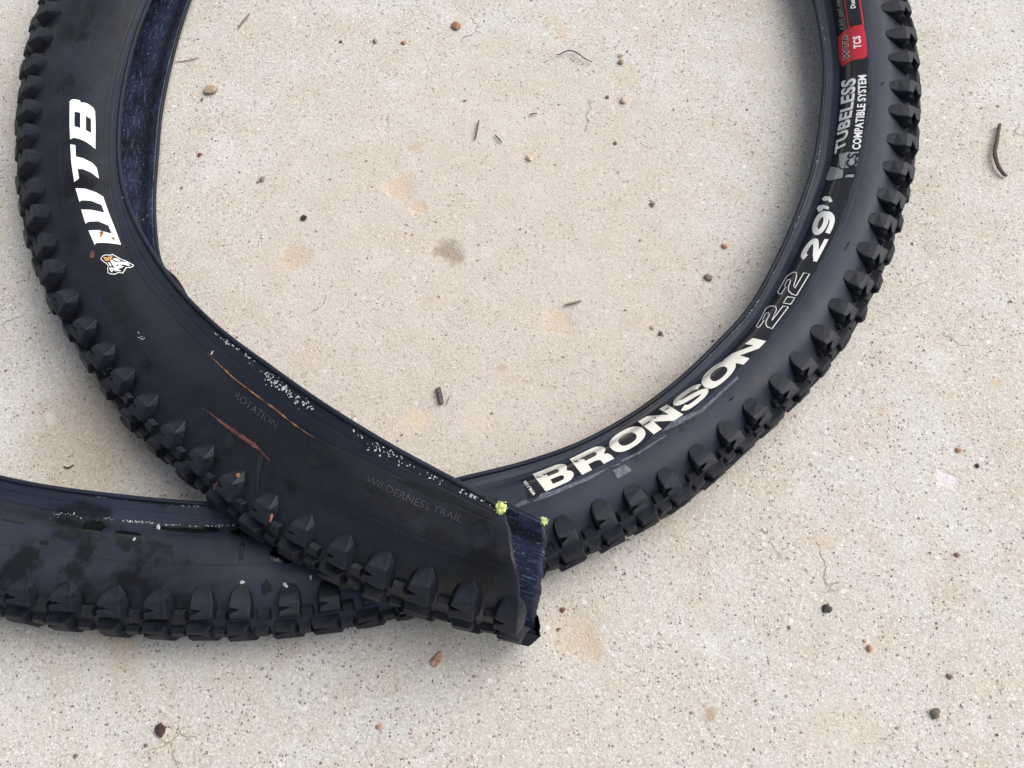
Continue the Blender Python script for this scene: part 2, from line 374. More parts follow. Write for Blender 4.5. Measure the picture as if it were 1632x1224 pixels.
# slight unevenness of old rubber
for j in range(NS):
    for i in range(0, NTT):
        p = G[j, i]; G[j, i, 2] += .0005 * noise.noise((p[0] * 22, p[1] * 22, i * .05)) + .00022 * noise.noise((p[0] * 90, p[1] * 90, i * .1))
for j in range(3):
    tv = (G[4] - G[0]) / np.linalg.norm(G[4] - G[0], axis=1, keepdims=True)
    G[j] += tv * (np.array([noise.noise((i * .9, 3, 0)) + .6 * noise.noise((i * 2.3, 9, 0)) for i in range(NTT)]) * .0011 * (1 - j / 3))[:, None]
Vg = G.reshape(-1, 3)
Fg = [(j*NTT+i, (j+1)*NTT+i, (j+1)*NTT+i+1, j*NTT+i+1) for j in range(NS-1) for i in range(NTT-1)]
casing = mesh_obj('casing', Vg, Fg, M['casing'], tyre, True); casing.data.materials.append(M['inside'])
uv = casing.data.uv_layers.new(name='UVMap'); li = np.empty(len(casing.data.loops), int); casing.data.loops.foreach_get('vertex_index', li)
uvs = np.stack([sg[li // NTT], tg[li % NTT]], -1).astype(np.float32); uv.data.foreach_set('uv', uvs.ravel())
nrm_up = casing.data.polygons[(NS // 8) * (NTT - 1) + 12].normal.z
so = casing.modifiers.new('thickness', 'SOLIDIFY'); so.thickness = .0016; so.material_offset = 1; so.material_offset_rim = 0
so.offset = -1 if nrm_up > 0 else 1; so.use_even_offset = False
FLIP = nrm_up < 0
bvh = BVHTree.FromPolygons([tuple(v) for v in Vg], Fg)
camv = Vector((0, 0, CAM_H))
def onto(px, py, lift):
    r = Vector(ray(px, py)).normalized(); hit = bvh.ray_cast(camv, r)
    if hit[0] is None: return None
    n = hit[1] if hit[1].dot(r) < 0 else -hit[1]
    return hit[0] + n * lift

def tube(pts, rad, seg=6, taper=False):
    pts = [Vector(p) for p in pts]; V = []; F = []; n = len(pts)
    for k, p in enumerate(pts):
        t = (pts[min(k+1, n-1)] - pts[max(k-1, 0)]).normalized(); a = t.orthogonal().normalized()
        a = (Vector((0, 0, 1)) - t * t.z); a = a.normalized() if a.length > .05 else t.orthogonal().normalized()
        b = t.cross(a); r = rad[k] if hasattr(rad, '__len__') else rad
        if taper: r *= .35 + .65 * math.sin(math.pi * (k + .5) / n)
        for q in range(seg):
            an = 2 * math.pi * q / seg; V.append(p + (a * math.cos(an) + b * math.sin(an)) * r)
    for k in range(n - 1):
        for q in range(seg): F.append((k*seg+q, k*seg+(q+1) % seg, (k+1)*seg+(q+1) % seg, (k+1)*seg+q))
    F.append(tuple(range(seg))[::-1]); F.append(tuple(range((n-1)*seg, n*seg))); return V, F
for tt, inward in ((0, 1), (12, 1)):
    line = across(ctrl(np.linspace(0, S_END, NS // 2)), np.array([float(tt)]))[:, 0]
    V, F = tube(line, .0015, 8)
    b = mesh_obj('bead', V, F, M['casing'], tyre, True); b.data.uv_layers.new(name='UVMap')

# ------------------------------------------------------------------ tread
def knob_worn():                         # worn to one broad oval ramp with steep sides
    Rr = [(-5.5,9.6,4.7),(-5.0,4.6,2.1),(-3.0,1.2,.3),(0,0,-.2),(3.0,1.2,.3),(5.0,4.6,2.1),(5.5,9.8,4.7)]
    Bb = [(x * 1.13, y - (.7 if y < 5 else 0), -2.8) for x, y, z in Rr]
    V = Rr + Bb + [(-6.4,17.5,-3.8),(6.4,17.5,-3.8),(-5.0,16.2,4.5),(4.9,16.2,4.5),(5.2,14.3,4.6),(.4,12.7,4.8),(5.3,11.5,4.7),(5.4,14.0,.6),(.9,12.7,1.4),(5.5,11.8,.6)]
    bL, bR, t1, t2, t3, t4, t5, l3, l4, l5 = range(14, 24); B = lambda i: 7 + i
    F = [tuple(range(7))] + [(B(i), B(i+1), i+1, i) for i in range(6)]
    F += [(B(0),0,t1,bL),(bL,t1,t2,bR),(bR,t2,t3,l3),(bR,l3,l4,l5,B(6)),(B(6),l5,t5,6),(t3,t4,l4,l3),(t4,t5,l5,l4),(0,t4,t1),(t1,t4,t3,t2),(0,6,t5,t4)]
    return V, F
def knob_shoulder():
    base = [(-1.8,0,-.6),(-5.6,4.0,-2),(-7.6,9,-2.8),(-8.0,19.0,-4.6),(8.0,19.0,-4.6),(7.8,9,-2.8),(4.2,2.2,-1.5)]
    top = [(-4.8,8.2,5.3),(-6.0,18.0,4.2),(5.8,18.0,4.2),(6.1,15.4,4.6),(.6,13.6,5.0),(6.0,12.0,5.1),(5.6,9.6,5.3)]
    low = [(6.3,15.1,.6),(1.1,13.6,1.4),(6.3,12.2,.6)]
    V = base + top + low
    F = [(0,7,8),(0,8,2),]      # replaced below
    T,b1,b2,b3,b4,b5,b6 = range(7); t0,t1,t2,t3,t4,t5,t6 = range(7,14); l3,l4,l5 = 14,15,16
    F = [(T,t0,t6,b6),(b6,t6,b5),(T,b1,t0),(b1,b2,t0),(b2,b3,t1,t0),(b3,b4,t2,t1),(b4,b5,l5,l4,l3),(b4,l3,t3,t2),(b5,t6,t5,l5),
         (t3,l3,l4,t4),(t4,l4,l5,t5),(t0,t1,t4),(t1,t2,t3,t4),(t0,t4,t5,t6)]
    return V, F
def knob_block(wx, wy, h, taper=.78, notch=True):
    a, b = wx / 2, wy / 2; c, d = a * taper, b * taper
    V = [(-a,-b,-2.5),(a,-b*.9,-2.5),(a*1.05,b,-2.5),(-a,b,-2.5),(-c*.75,-d,h),(c,-d*.85,h),(c,d*.75,h*.96),(c*.4,d,h*.92),(-c,d*.9,h*.95)]
    F = [(0,1,5,4),(1,2,6,5),(2,7,6),(2,3,8,7),(3,0,4,8)]
    if notch:
        V += [(c*.05,-d*.15,h),(c,-d*.25,h),(c,d*.2,h),(c*.05,-d*.1,h*.35),(c*1.02,-d*.25,h*.3),(c*1.02,d*.2,h*.3)]
        F = [(0,1,5,4),(1,13,10,5),(1,2,14,13),(2,6,11,14),(2,7,6),(2,3,8,7),(3,0,4,8),(4,5,10,9),(9,11,6,7),(4,9,7,8),(10,13,12,9),(9,12,14,11),(13,14,12)]
    else: F.append((4,5,6,7,8))
    return V, F
def knob_mesh(name, VF, wear=0.0):
    V, F = VF; bm = bmesh.new(); vs = [bm.verts.new((Vector(v) + Vector([random.gauss(0, wear) for _ in range(3)]) * (1 if v[2] > 2 else 0)) * 1e-3) for v in V]
    for f in F: bm.faces.new([vs[k] for k in f])
    bmesh.ops.recalc_face_normals(bm, faces=bm.faces)
    es = [e for e in bm.edges if len(e.link_faces) == 2 and e.calc_face_angle(0) > .5 and max(v.co.z for v in e.verts) > .002]
    bmesh.ops.bevel(bm, geom=es, offset=.0007, segments=2, affect='EDGES', profile=.6)
    me = bpy.data.meshes.new(name); bm.to_mesh(me); bm.free(); me.materials.append(M['knob']); return me
KN = dict(shoulder_worn=knob_mesh('worn_shoulder_knob', knob_worn()), shoulder=knob_mesh('shoulder_knob', knob_shoulder()),
          inner=knob_mesh('transition_knob', knob_block(8.5, 8, 3.2, .72, False)),
          crown=knob_mesh('crown_knob', knob_block(17, 11, 5.0, .76)), crown_worn=knob_mesh('worn_crown_knob', knob_block(14, 11, 5.4, .78)), crown_cut=knob_mesh('cut_crown_knob', knob_block(15.5, 10, 5.0, .70, False)), crown2=knob_mesh('centre_knob', knob_block(10, 8, 4.2, .8, False)))
dL = [(820,942),(752,917),(685,896),(617,875),(556,844),(495,813),(440,780),(387,744),(341,703),(293,665),(252,622),(213,584),(185,542),(154,503),
      (128,461),(107,415),(94,373),(79,329),(74,290),(68,244),(65,205),(72,165),(77,127),(79,92),(90,53),(107,15)]
dR = [(1401,12),(1410,53),(1413,91),(1416,134),(1412,172),(1410,219),(1403,261),(1394,304),(1381,344),(1363,390),(1343,434),(1319,479),(1291,520),(1259,561),
      (1226,596),(1184,634),(1145,671),(1098,706),(1052,743),(999,767),(949,792),(889,818),(526,947),(461,926),(386,928),(323,928),(255,929),(184,930),(108,917),(42,910)]
sS = np.linspace(0, S_END, 6000); Dline = project(across(ctrl(sS), np.array([4.0]))[:, 0])
sL_end, sR_start = svals[len(Lst) - 1] + .02, svals[len(Lst) + 7] - .02
ks = []
for pts, msk in ((dL, sS < sL_end), (dR, sS > sR_start)):
    for p in pts:
        d = np.linalg.norm(Dline - np.array(p), axis=1); d[~msk] = 1e9; ks.append(sS[d.argmin()])
ks = sorted(ks); full = [ks[0]]
for a, b in zip(ks, ks[1:]):
    n = max(1, round((b - a) / .0232))
    if b - a < .012: continue
    full += [a + (b - a) * (k + 1) / n for k in range(n)]
while full[-1] < S_END - .03: full.append(full[-1] + .0232)
full = [s for s in full if .002 < s < S_END - .012]
s_worn = sS[np.where(sS > sR_start, np.linalg.norm(Dline - np.array((285, 928)), axis=1), 1e9).argmin()]
s_low = sS[np.where(sS < sL_end, np.linalg.norm(Dline - np.array((100, 390)), axis=1), 1e9).argmin()]
rest_bm = bmesh.new()
def place_knob(kind, s, t, sc=(1, 1, 1), shift=0.0):
    kind = pick(kind); p, x, y, z = frame_at(s, t); p = p + y * shift * 1e-3
    an = random.gauss(0, .035); x, y = x * math.cos(an) + y * math.sin(an), y * math.cos(an) - x * math.sin(an)
    x, y, z = x + z * random.gauss(0, .03), y + z * random.gauss(0, .03), z
    mt = Matrix(((x[0]*sc[0], y[0]*sc[1], z[0]*sc[2], p[0]), (x[1]*sc[0], y[1]*sc[1], z[1]*sc[2], p[1]), (x[2]*sc[0], y[2]*sc[1], z[2]*sc[2], p[2]), (0, 0, 0, 1)))
    q = project(p)
    if t < 6.2 and -20 < q[0] < 1652 and -20 < q[1] < 1244:
        o = bpy.data.objects.new('tread_knob', KN[kind]); col.objects.link(o); o.parent = tyre
        o.matrix_parent_inverse = tyre.matrix_world.inverted(); o.matrix_world = mt
    else:
        n0 = len(rest_bm.verts); rest_bm.from_mesh(KN[kind]); rest_bm.verts.ensure_lookup_table()
        for v in rest_bm.verts[n0:]: v.co = mt @ v.co
for kk, fn in (('shoulder', knob_shoulder), ('shoulder_worn', knob_worn), ('crown', lambda: knob_block(17, 11, 5.0, .76)), ('crown_worn', lambda: knob_block(14, 11, 5.4, .78))):
    for v_ in range(4): KN['%s%d' % (kk, v_)] = knob_mesh(kk + '_knob', fn(), .28)
def pick(kind): return '%s%d' % (kind, random.randrange(4)) if kind + '0' in KN else kind
for k, s in enumerate(full):
    j = lambda a: 1 + random.uniform(-a, a)
    L = np.linalg.norm(surf(s, 5) - surf(s, 4)) * 1000
    low = .84 if s_low < s < sL_end else 1.0; wk = sR_start < s < s_worn; ys = min(max(L / (16.5 if wk else 19.0), .62), 1.3)
    place_knob('shoulder_worn' if sR_start < s < s_worn else 'shoulder', s, 4.05, (j(.05), ys * low * j(.03), low * j(.06)))
    nx = full[k + 1] if k + 1 < len(full) else s + .0232
    sm = (s + nx) / 2
    if nx - s < .035 and sm < S_END - .01:
        place_knob('inner', sm, 5.0, (j(.08), j(.08), j(.06)))
        place_knob('inner', sm, 5.75, (1.15 * j(.06), j(.08), .9))
        place_knob('inner', sm, 6.6, (1.2, 1.1, 1))
    place_knob(('crown_cut' if k % 2 else 'crown') if not sR_start < s < s_worn else ('crown_worn' if k % 3 else 'crown'), s, 5.62, (j(.04), j(.05), low * j(.04)))
    place_knob('crown2', s, 6.5, (1.3, 1.1, 1))
    place_knob('shoulder', s, 7.95, (-1, -1, 1))
me = bpy.data.meshes.new('tread'); rest_bm.to_mesh(me); rest_bm.free(); me.materials.append(M['knob'])
o = bpy.data.objects.new('tread', me); col.objects.link(o); o.parent = tyre; o.matrix_parent_inverse = tyre.matrix_world.inverted(); o['kind'] = 'stuff'

# ------------------------------------------------------------------ print and marks laid on the sidewall
def fill2d(polys):
    cu = bpy.data.curves.new('tmp', 'CURVE'); cu.dimensions = '2D'; cu.fill_mode = 'BOTH'
    for P in polys:
        sp = cu.splines.new('POLY'); sp.points.add(len(P) - 1); sp.use_cyclic_u = True
        for k, p in enumerate(P): sp.points[k].co = (p[0], p[1], 0, 1)
    return eval2d(cu)
def text2d(txt, bold):
    cu = bpy.data.curves.new('tmp', 'FONT'); cu.body = txt; cu.size = 1; cu.offset = bold; cu.fill_mode = 'BOTH'; cu.resolution_u = 3
    cu.space_character = 1.0 + bold * 2
    return eval2d(cu)
def eval2d(cu):
    ob = bpy.data.objects.new('tmp', cu); col.objects.link(ob); bpy.context.view_layer.update()
    dg = bpy.context.evaluated_depsgraph_get(); ev = ob.evaluated_get(dg); me = ev.to_mesh()
    V = [(v.co.x, v.co.y) for v in me.vertices]; F = [tuple(p.vertices) for p in me.polygons]
    ev.to_mesh_clear(); bpy.data.objects.remove(ob); bpy.data.curves.remove(cu); return V, F
def ribbon2d(path, w, closed=False):
    P = [np.array(p, float) for p in path]; n = len(P); V = []; F = []
    for k in range(n):
        a = P[(k - 1) % n] if (closed or k > 0) else P[k]; b = P[(k + 1) % n] if (closed or k < n - 1) else P[k]
        t = b - a; t /= (np.linalg.norm(t) + 1e-9); nn = np.array([-t[1], t[0]]); ww = w[k] if hasattr(w, '__len__') else w
        V += [tuple(P[k] + nn * ww / 2), tuple(P[k] - nn * ww / 2)]
    for k in range(n if closed else n - 1):
        a, b = 2 * k, 2 * ((k + 1) % n); F.append((a, a + 1, b + 1, b))
    return V, F
def smooth_path(P, n=6, closed=False):
    P = [np.array(p, float) for p in P]; N = len(P); out = []
    rngk = range(N) if closed else range(N - 1)
    for k in rngk:
        g = lambda i: P[i % N] if closed else P[min(max(i, 0), N - 1)]
        p0, p1, p2, p3 = g(k-1), g(k), g(k+1), g(k+2)
        for q in range(n):
            u = q / n; out.append(.5 * ((2*p1) + (p2-p0)*u + (2*p0-5*p1+4*p2-p3)*u*u + (-p0+3*p1-3*p2+p3)*u**3))
    if not closed: out.append(P[-1])
    return [tuple(p) for p in out]
def merge(*VFs):
    V = []; F = []
    for v, f in VFs: n = len(V); V += list(v); F += [tuple(i + n for i in q) for q in f]
    return V, F
def decal(name, VF, mat, lift=.2, step=5.0, thick=0):
    V, F = VF; bm = bmesh.new(); vs = [bm.verts.new((p[0], p[1], 0)) for p in V]
    for f in F:
        try: bm.faces.new([vs[i] for i in f])
        except ValueError: pass
    bmesh.ops.remove_doubles(bm, verts=bm.verts, dist=.01)
    for _ in range(6):
        bmesh.ops.triangulate(bm, faces=bm.faces)
        es = [e for e in bm.edges if e.calc_length() > step]
        if not es: break
        bmesh.ops.subdivide_edges(bm, edges=es, cuts=1)
    bad = []
    for v in bm.verts:
        p = onto(v.co.x, v.co.y, lift * 1e-3)
        if p is None: bad.append(v)
        else: v.co = p
    if bad: bmesh.ops.delete(bm, geom=bad, context='VERTS')
    # drop faces stretched between the two layers of the coil
    far = [f for f in bm.faces if max(e.calc_length() for e in f.edges) > .02]
    if far: bmesh.ops.delete(bm, geom=far, context='FACES')
    for f in bm.faces:
        f.smooth = True
        if f.normal.dot(Vector((0, 0, CAM_H)) - f.calc_center_median()) < 0: f.normal_flip()
    me = bpy.data.meshes.new(name); bm.to_mesh(me); bm.free(); me.materials.append(mat)
    o = bpy.data.objects.new(name, me); col.objects.link(o); o.parent = tyre; o.matrix_parent_inverse = tyre.matrix_world.inverted()
    if thick:
        md = o.modifiers.new('t', 'SOLIDIFY'); md.thickness = thick * 1e-3; md.offset = 1
    return o
def quad(VF, BL, BR, TR, TL, bow=0.0):
    BL, BR, TR, TL = [np.array(p, float) for p in (BL, BR, TR, TL)]; V, F = VF; out = []
    for u, v in V:
        p = (BL * (1-u) + BR * u) * (1-v) + (TL * (1-u) + TR * u) * v + (BR - BL) * bow * 4 * v * (1-v); out.append(tuple(p))
    return out, F
def along(P, u):
    P = np.array(P, float); L = np.concatenate([[0], np.cumsum(np.linalg.norm(np.diff(P, axis=0), axis=1))]); x = u * L[-1]
    return np.array([np.interp(x, L, P[:, 0]), np.interp(x, L, P[:, 1])])
def on_curves(VF, base, top):
    V, F = VF; A = np.array(V); lo, hi = A.min(0), A.max(0); out = []
    B, T = smooth_path(base), smooth_path(top)
    for x, y in V:
        u = (x - lo[0]) / (hi[0] - lo[0]); v = (y - lo[1]) / (hi[1] - lo[1]); out.append(tuple(along(B, u) * (1 - v) + along(T, u) * v))
    return out, F
def crop(P, ox, oy, k): return [(ox + x / k, oy + y / k) for x, y in P]

# white block letters on the left strand
decal('printed_letter', fill2d([[(111.2,161.8),(115,158.5),(121,158.6),(127,160),(130,164),(134,163.6),(140,165.5),(145,169),(149.5,173),(151.6,178.3),(152.4,200),(152,237.7),(144,231),(136,225.7),(126,221.5),(117.6,219.9),(112,222.4),(111,200)],
    [(119.1,177.9),(128.1,180.1),(128.1,204.4),(118.6,201.3)],[(137,184.7),(145.2,190.3),(145.2,212.3),(137,207.7)]]), M['white'])
decal('printed_letter', fill2d([[(112.1,230.3),(120.4,231.6),(121,249.6),(132.4,252.4),(147,259.7),(154.4,268),(157.7,285),(145.2,275.4),(132.4,269.9),(124,269.5),(126,284.6),(118.6,290.4),(114,260.7)]]), M['white'])
decal('printed_letter', fill2d([[(120.4,300.2),(136,301),(152.6,306.6),(164.5,313.6),(172.8,337.9),(183.8,365.4),(193,390.3),(180,388.4),(166,387),(154.4,387.5),(151,390.3),(141.2,367.6),(156.3,366.9),(178.3,372.8),(172.8,359.6),(156.3,352.9),(141.5,353.5),(136.4,356.6),(129.6,334.2),(145.2,334.6),(166.4,339.2),(161.8,326.8),(145.2,320.4),(131.4,319.5),(126.8,321.7)]]), M['white'])
for P in ([(858,925),(890,918),(900,935),(878,970),(862,968),(870,940)],[(965,975),(985,968),(1000,995),(975,990)]):
    decal('dirt_spot', fill2d([crop(P, 0, 200, 5.44)]), M['rust'], .3)
cr = lambda P: crop(P, 140, 380, 16.32)
eo = [(330,560),(345,500),(400,440),(470,425),(600,430),(635,405),(665,420),(890,550),(980,575),(1190,690),(1205,715),(1180,735),(1110,770),(1005,770),(915,915),(810,895),(700,945),(600,935),(510,900),(520,860),(505,770),(540,735),(480,660),(400,610),(385,580)]
emb = decal('emblem', fill2d([cr(eo)]), M['white'], .15, 3)
cen = np.mean(eo, axis=0); ei = []
for k, p in enumerate(eo):
    a, b = np.array(eo[k-1], float), np.array(eo[(k+1) % len(eo)], float); t = b - a; t /= np.linalg.norm(t); ei.append(tuple(np.array(p) + np.array([-t[1], t[0]]) * 21))
decal('emblem_field', fill2d([cr(ei)]), M['black'], .28, 3)
for P, mm in (([(400,490),(440,560),(460,600),(560,590),(560,540),(500,500)],'amber'),([(510,490),(650,460),(620,550),(590,570)],'amber'),
    ([(580,580),(640,560),(720,640),(850,615),(980,620),(1040,640),(1100,730),(920,690),(730,690),(800,820),(880,860),(700,860),(690,760),(640,680)],'white'),
    ([(650,540),(700,520),(800,545),(850,600),(740,610)],'white'),([(525,630),(560,625),(620,700),(600,750)],'white'),
    ([(555,780),(640,760),(690,800),(630,895),(600,860)],'white'),([(745,740),(830,700),(950,745),(800,800)],'white')):
    decal('emblem_shard', fill2d([cr(P)]), M[mm], .40, 3)

# glossy black print band along the right strand, then its lettering
def grid_pts(s, tq):
    x = min(max(s / S_END * (NS - 1), 0), NS - 1.001); j = int(x); u = x - j; row = G[j] * (1 - u) + G[j + 1] * u
    return np.stack([np.interp(tq, tg, row[:, k]) for k in range(3)], -1)
def strip(name, s0, s1, t0, t1, mat, lift, ns=120, nt=10, wob=0.0):
    V = []; F = []
    ss = np.linspace(s0, s1, ns); tt = np.linspace(0, 1, nt)
    for j, s in enumerate(ss):
        e = .12 * noise.noise((s * 90, 4.1, 0)) * wob
        ring = grid_pts(s, t0 + (t1 + e - t0) * tt); nxt = grid_pts(s + 3e-3, t0 + (t1 + e - t0) * tt)
        for i in range(nt):
            y = ring[min(i+1, nt-1)] - ring[max(i-1, 0)]; z = np.cross(nxt[i] - ring[i], y); z /= np.linalg.norm(z); V.append(ring[i] + z * lift * 1e-3)
    for j in range(ns - 1):
        for i in range(nt - 1): F.append((j*nt+i, (j+1)*nt+i, (j+1)*nt+i+1, j*nt+i+1))
    return mesh_obj(name, V, F, mat, tyre, True)
def s_of(px, py, t):
    d = np.linalg.norm(project(across(ctrl(sS), np.array([float(t)]))[:, 0]) - np.array([px, py]), axis=1); return sS[d.argmin()]
strip('print_band', s_of(1375, -10, 2.5), s_of(838, 785, 2.5), 1.30, 2.72, M['black'], .06, 420, 16, 1)

def arc(cx, cy, rx, ry, a0, a1, n=8): return [(cx + rx * math.cos(math.radians(a0 + (a1-a0)*k/n)), cy + ry * math.sin(math.radians(a0 + (a1-a0)*k/n))) for k in range(n + 1)]
def gB(): return fill2d([[(0,0)] + arc(.72,.29,.28,.29,-90,62) + arc(.68,.76,.24,.24,-35,90) + [(0,1)],
    [(.30,.19)] + arc(.60,.315,.10,.125,-90,90) + [(.30,.44)], [(.30,.62)] + arc(.58,.71,.09,.09,-90,90) + [(.30,.80)]])
def gR(): return fill2d([[(0,0),(.30,0),(.30,.34),(.50,.34)] + [(.62,.30),(.66,.2),(.67,0),(1,0),(.98,.25),(.93,.40),(.84,.46)] + arc(.70,.73,.29,.27,-35,90) + [(0,1)],
    [(.30,.56)] + arc(.60,.675,.10,.115,-90,90) + [(.30,.79)]])
def sup(cx, cy, rx, ry, n=28, e=.85): return [(cx + rx * math.copysign(abs(math.cos(a))**e, math.cos(a)), cy + ry * math.copysign(abs(math.sin(a))**e, math.sin(a))) for a in np.linspace(0, 2*math.pi, n, endpoint=False)]
def gO(): return fill2d([sup(.5,.5,.5,.5), sup(.5,.5,.25,.275)])
def gN(): return fill2d([[(0,0),(.27,0),(.27,.56),(.69,0),(1,0),(1,1),(.73,1),(.73,.44),(.31,1),(0,1)]])
def gS(): return ribbon2d(smooth_path([(.90,.70),(.78,.85),(.5,.885),(.22,.84),(.13,.70),(.26,.575),(.72,.45),(.87,.31),(.78,.16),(.5,.115),(.22,.15),(.10,.31)]), .235)
def g2(): return merge(ribbon2d(smooth_path([(.13,.66),(.22,.84),(.5,.885),(.80,.81),(.84,.63),(.64,.45),(.35,.28),(.18,.12)]), .25), fill2d([[(.04,0),(.98,0),(.98,.22),(.04,.22)]]))
def g9(): return merge(ribbon2d(sup(.5,.655,.375,.23,24,1), .24, True), ribbon2d(smooth_path([(.87,.66),(.86,.38),(.70,.17),(.42,.115),(.12,.15)]), .24))
for g, q in ((gB,((870,783.5),(917,763),(903,735),(849,756))),(gR,((928,757),(979,731),(957,708),(908,732))),(gO,((985,728),(1036,696),(1012,674),(962,706))),
    (gN,((1042,692.5),(1089,661),(1063,645),(1017,672))),(gS,((1090,660),(1134,626),(1112,609),(1066,642))),(gO,((1131,628),(1180,585),(1156,569),(1110,607))),
    (gN,((1185,581.5),(1221,544),(1200,539),(1152,575)))):
    decal('printed_letter', quad(g(), *q, bow=.03), M['cream'], .2)
decal('printed_letter', quad(g2(), (1301,419),(1321,381),(1292,379),(1272,413)), M['white'])
decal('printed_letter', quad(g9(), (1322,377),(1336,339),(1304,335),(1290,374)), M['white'])
for P in ([(285,335),(300,318),(330,312),(365,325),(362,345),(330,335),(318,352),(298,360)],[(318,275),(340,255),(375,262),(388,290),(370,298),(355,283),(335,290)]):
    decal('printed_mark', fill2d([crop(P, 1232, 250, 4.08)]), M['white'], .2, 4)
for P in ([(45,1060),(120,930),(180,810),(230,775),(280,765),(320,780),(330,820),(265,970),(420,770),(495,780),(265,1085),(200,1060),(180,1020),(185,980),(235,890),(215,860),(185,870),(135,960),(155,970),(100,1055),(70,1068)],
    [(350,585),(375,600),(400,600),(465,495),(440,490),(485,405),(520,395),(525,420),(495,520),(500,560),(540,600),(605,625),(790,320),(710,305),(585,520),(570,490),(610,350),(610,310),(575,295),(540,310),(470,360),(355,560)],
    [(480,640),(585,655),(525,745),(425,725)]):
    decal('outline_digit', ribbon2d(crop(P, 1200, 400, 8.74), 1.5, True), M['white'], .2, 4)
decal('printed_word', on_curves(text2d('TUBELESS', .035), [(1346,238),(1355.5,196),(1362,157),(1364.4,123.5)], [(1330,246),(1336,201),(1340,166),(1341,129)]), M['silver'], .2, 3).data.materials[0] = M['white']
decal('printed_word', on_curves(text2d('COMPATIBLE SYSTEM', .03), [(1371,238.5),(1376.6,196),(1380.3,157),(1380.8,119.5)], [(1357.5,238.5),(1363,196),(1366.8,157),(1367.3,120.5)]), M['white'], .2, 3)
k3 = lambda P: crop(P, 1300, 170, 10.2)
for P in ([(385,775),(555,735),(500,820),(470,960),(460,1010),(420,1000),(390,950),(390,880)],[(250,975),(370,1000),(440,1035),(450,1060),(430,1160),(220,1205),(170,1180),(210,1060)],
    [(480,1005),(660,965),(695,830),(640,800),(710,735),(560,745),(500,830)],[(485,1110),(625,1105),(615,1150),(480,1150)]):
    decal('silver_patch', fill2d([k3(P)]), M['silver'], .2, 4)
decal('printed_word', on_curves(text2d('TCS', .04), k3([(640,1130),(660,980),(705,750)]), k3([(470,1120),(490,960),(520,770)])), M['black'], .32, 3)
# red label
decal('red_label', fill2d([[(1336,59),(1344,51.5),(1352.9,45),(1364,41),(1375.7,39),(1380,58.8),(1382,82.4),(1381,90),(1377,93),(1360,96),(1351,100.5),(1341.6,106.5),(1338,95),(1336,75)]]), M['red'], .2, 4)
decal('red_frame', merge(ribbon2d([(1341,-24),(1346,0),(1350,22),(1353,45)], 2.2), ribbon2d([(1366,-24),(1369.8,0),(1373,19),(1376,40)], 2.4)), M['red'], .2, 4)
decal('printed_word', on_curves(text2d('120 tpi casing', .03), [(1347,47),(1345,25),(1340,0),(1336,-18)], [(1339,46.5),(1336,25),(1331,0),(1327,-18)]), M['grey'], .2, 3)
decal('printed_word', on_curves(text2d('Dual DNA', .03), [(1364,13),(1362,0),(1358,-22)], [(1356,14),(1354,0),(1350,-22)]), M['white'], .2, 3)
wt = on_curves(text2d('WTB', .03), [(1354,95),(1353,75),(1351,57)], [(1344.5,95),(1344,75),(1343.5,58)])
decal('printed_word', on_curves(text2d('WTB', .085), [(1354.6,96),(1353.6,75),(1351.6,56)], [(1343.8,96),(1343.2,75),(1342.8,57)]), M['white'], .3, 3); decal('printed_word', wt, M['black'], .4, 3)
decal('printed_word', on_curves(text2d('TCS', .04), [(1373,77),(1372.6,67),(1371.5,57)], [(1360.8,78),(1360,68),(1359,59)]), M['white'], .3, 3)
decal('printed_word', on_curves(text2d('WNL1150', .03), [(855,788),(838,766)], [(849.5,790),(834,768.5)]), M['white'], .2, 3)
# raised wording
decal('raised_word', on_curves(text2d('ROTATION', 0), [(373,634),(405,660),(438,684)], [(379,624),(411,650),(444,674)]), M['emboss'], .3, 3, .25)
decal('raised_word', on_curves(text2d('WILDERNESS TRAIL', 0), [(581,768),(655,803),(734,834)], [(586,757),(660,792),(738,823)]), M['emboss'], .3, 3, .25)
decal('raised_word', on_curves(text2d('MADE IN', 0), [(404,851),(382,851),(357,850)], [(404,859),(382,860),(357,859)]), M['emboss'], .3, 3, .25)
# worn silver edge of the print, scuffs
k7 = lambda P: crop(P, 760, 660, 5.44)
for P in ([(560,690),(690,655),(900,570),(1250,420),(1240,440),(1150,465),(1000,560),(870,615),(660,705),(520,755),(480,765)],[(250,830),(330,790),(420,740),(445,755),(470,765),(400,790),(290,840)],
    [(1180,490),(1280,435),(1330,470),(1340,490),(1290,520),(1220,560),(1205,530)],[(1250,400),(1400,330),(1640,180),(1640,195),(1400,350),(1255,420)]):
    decal('worn_patch', fill2d([k7(P)]), M['worn'], .22, 5)
decal('worn_patch', fill2d([crop([(500,925),(740,835),(1060,540),(1075,560),(760,850),(560,960),(400,1030)], 980, 500, 5.44)]), M['worn'], .15, 5)
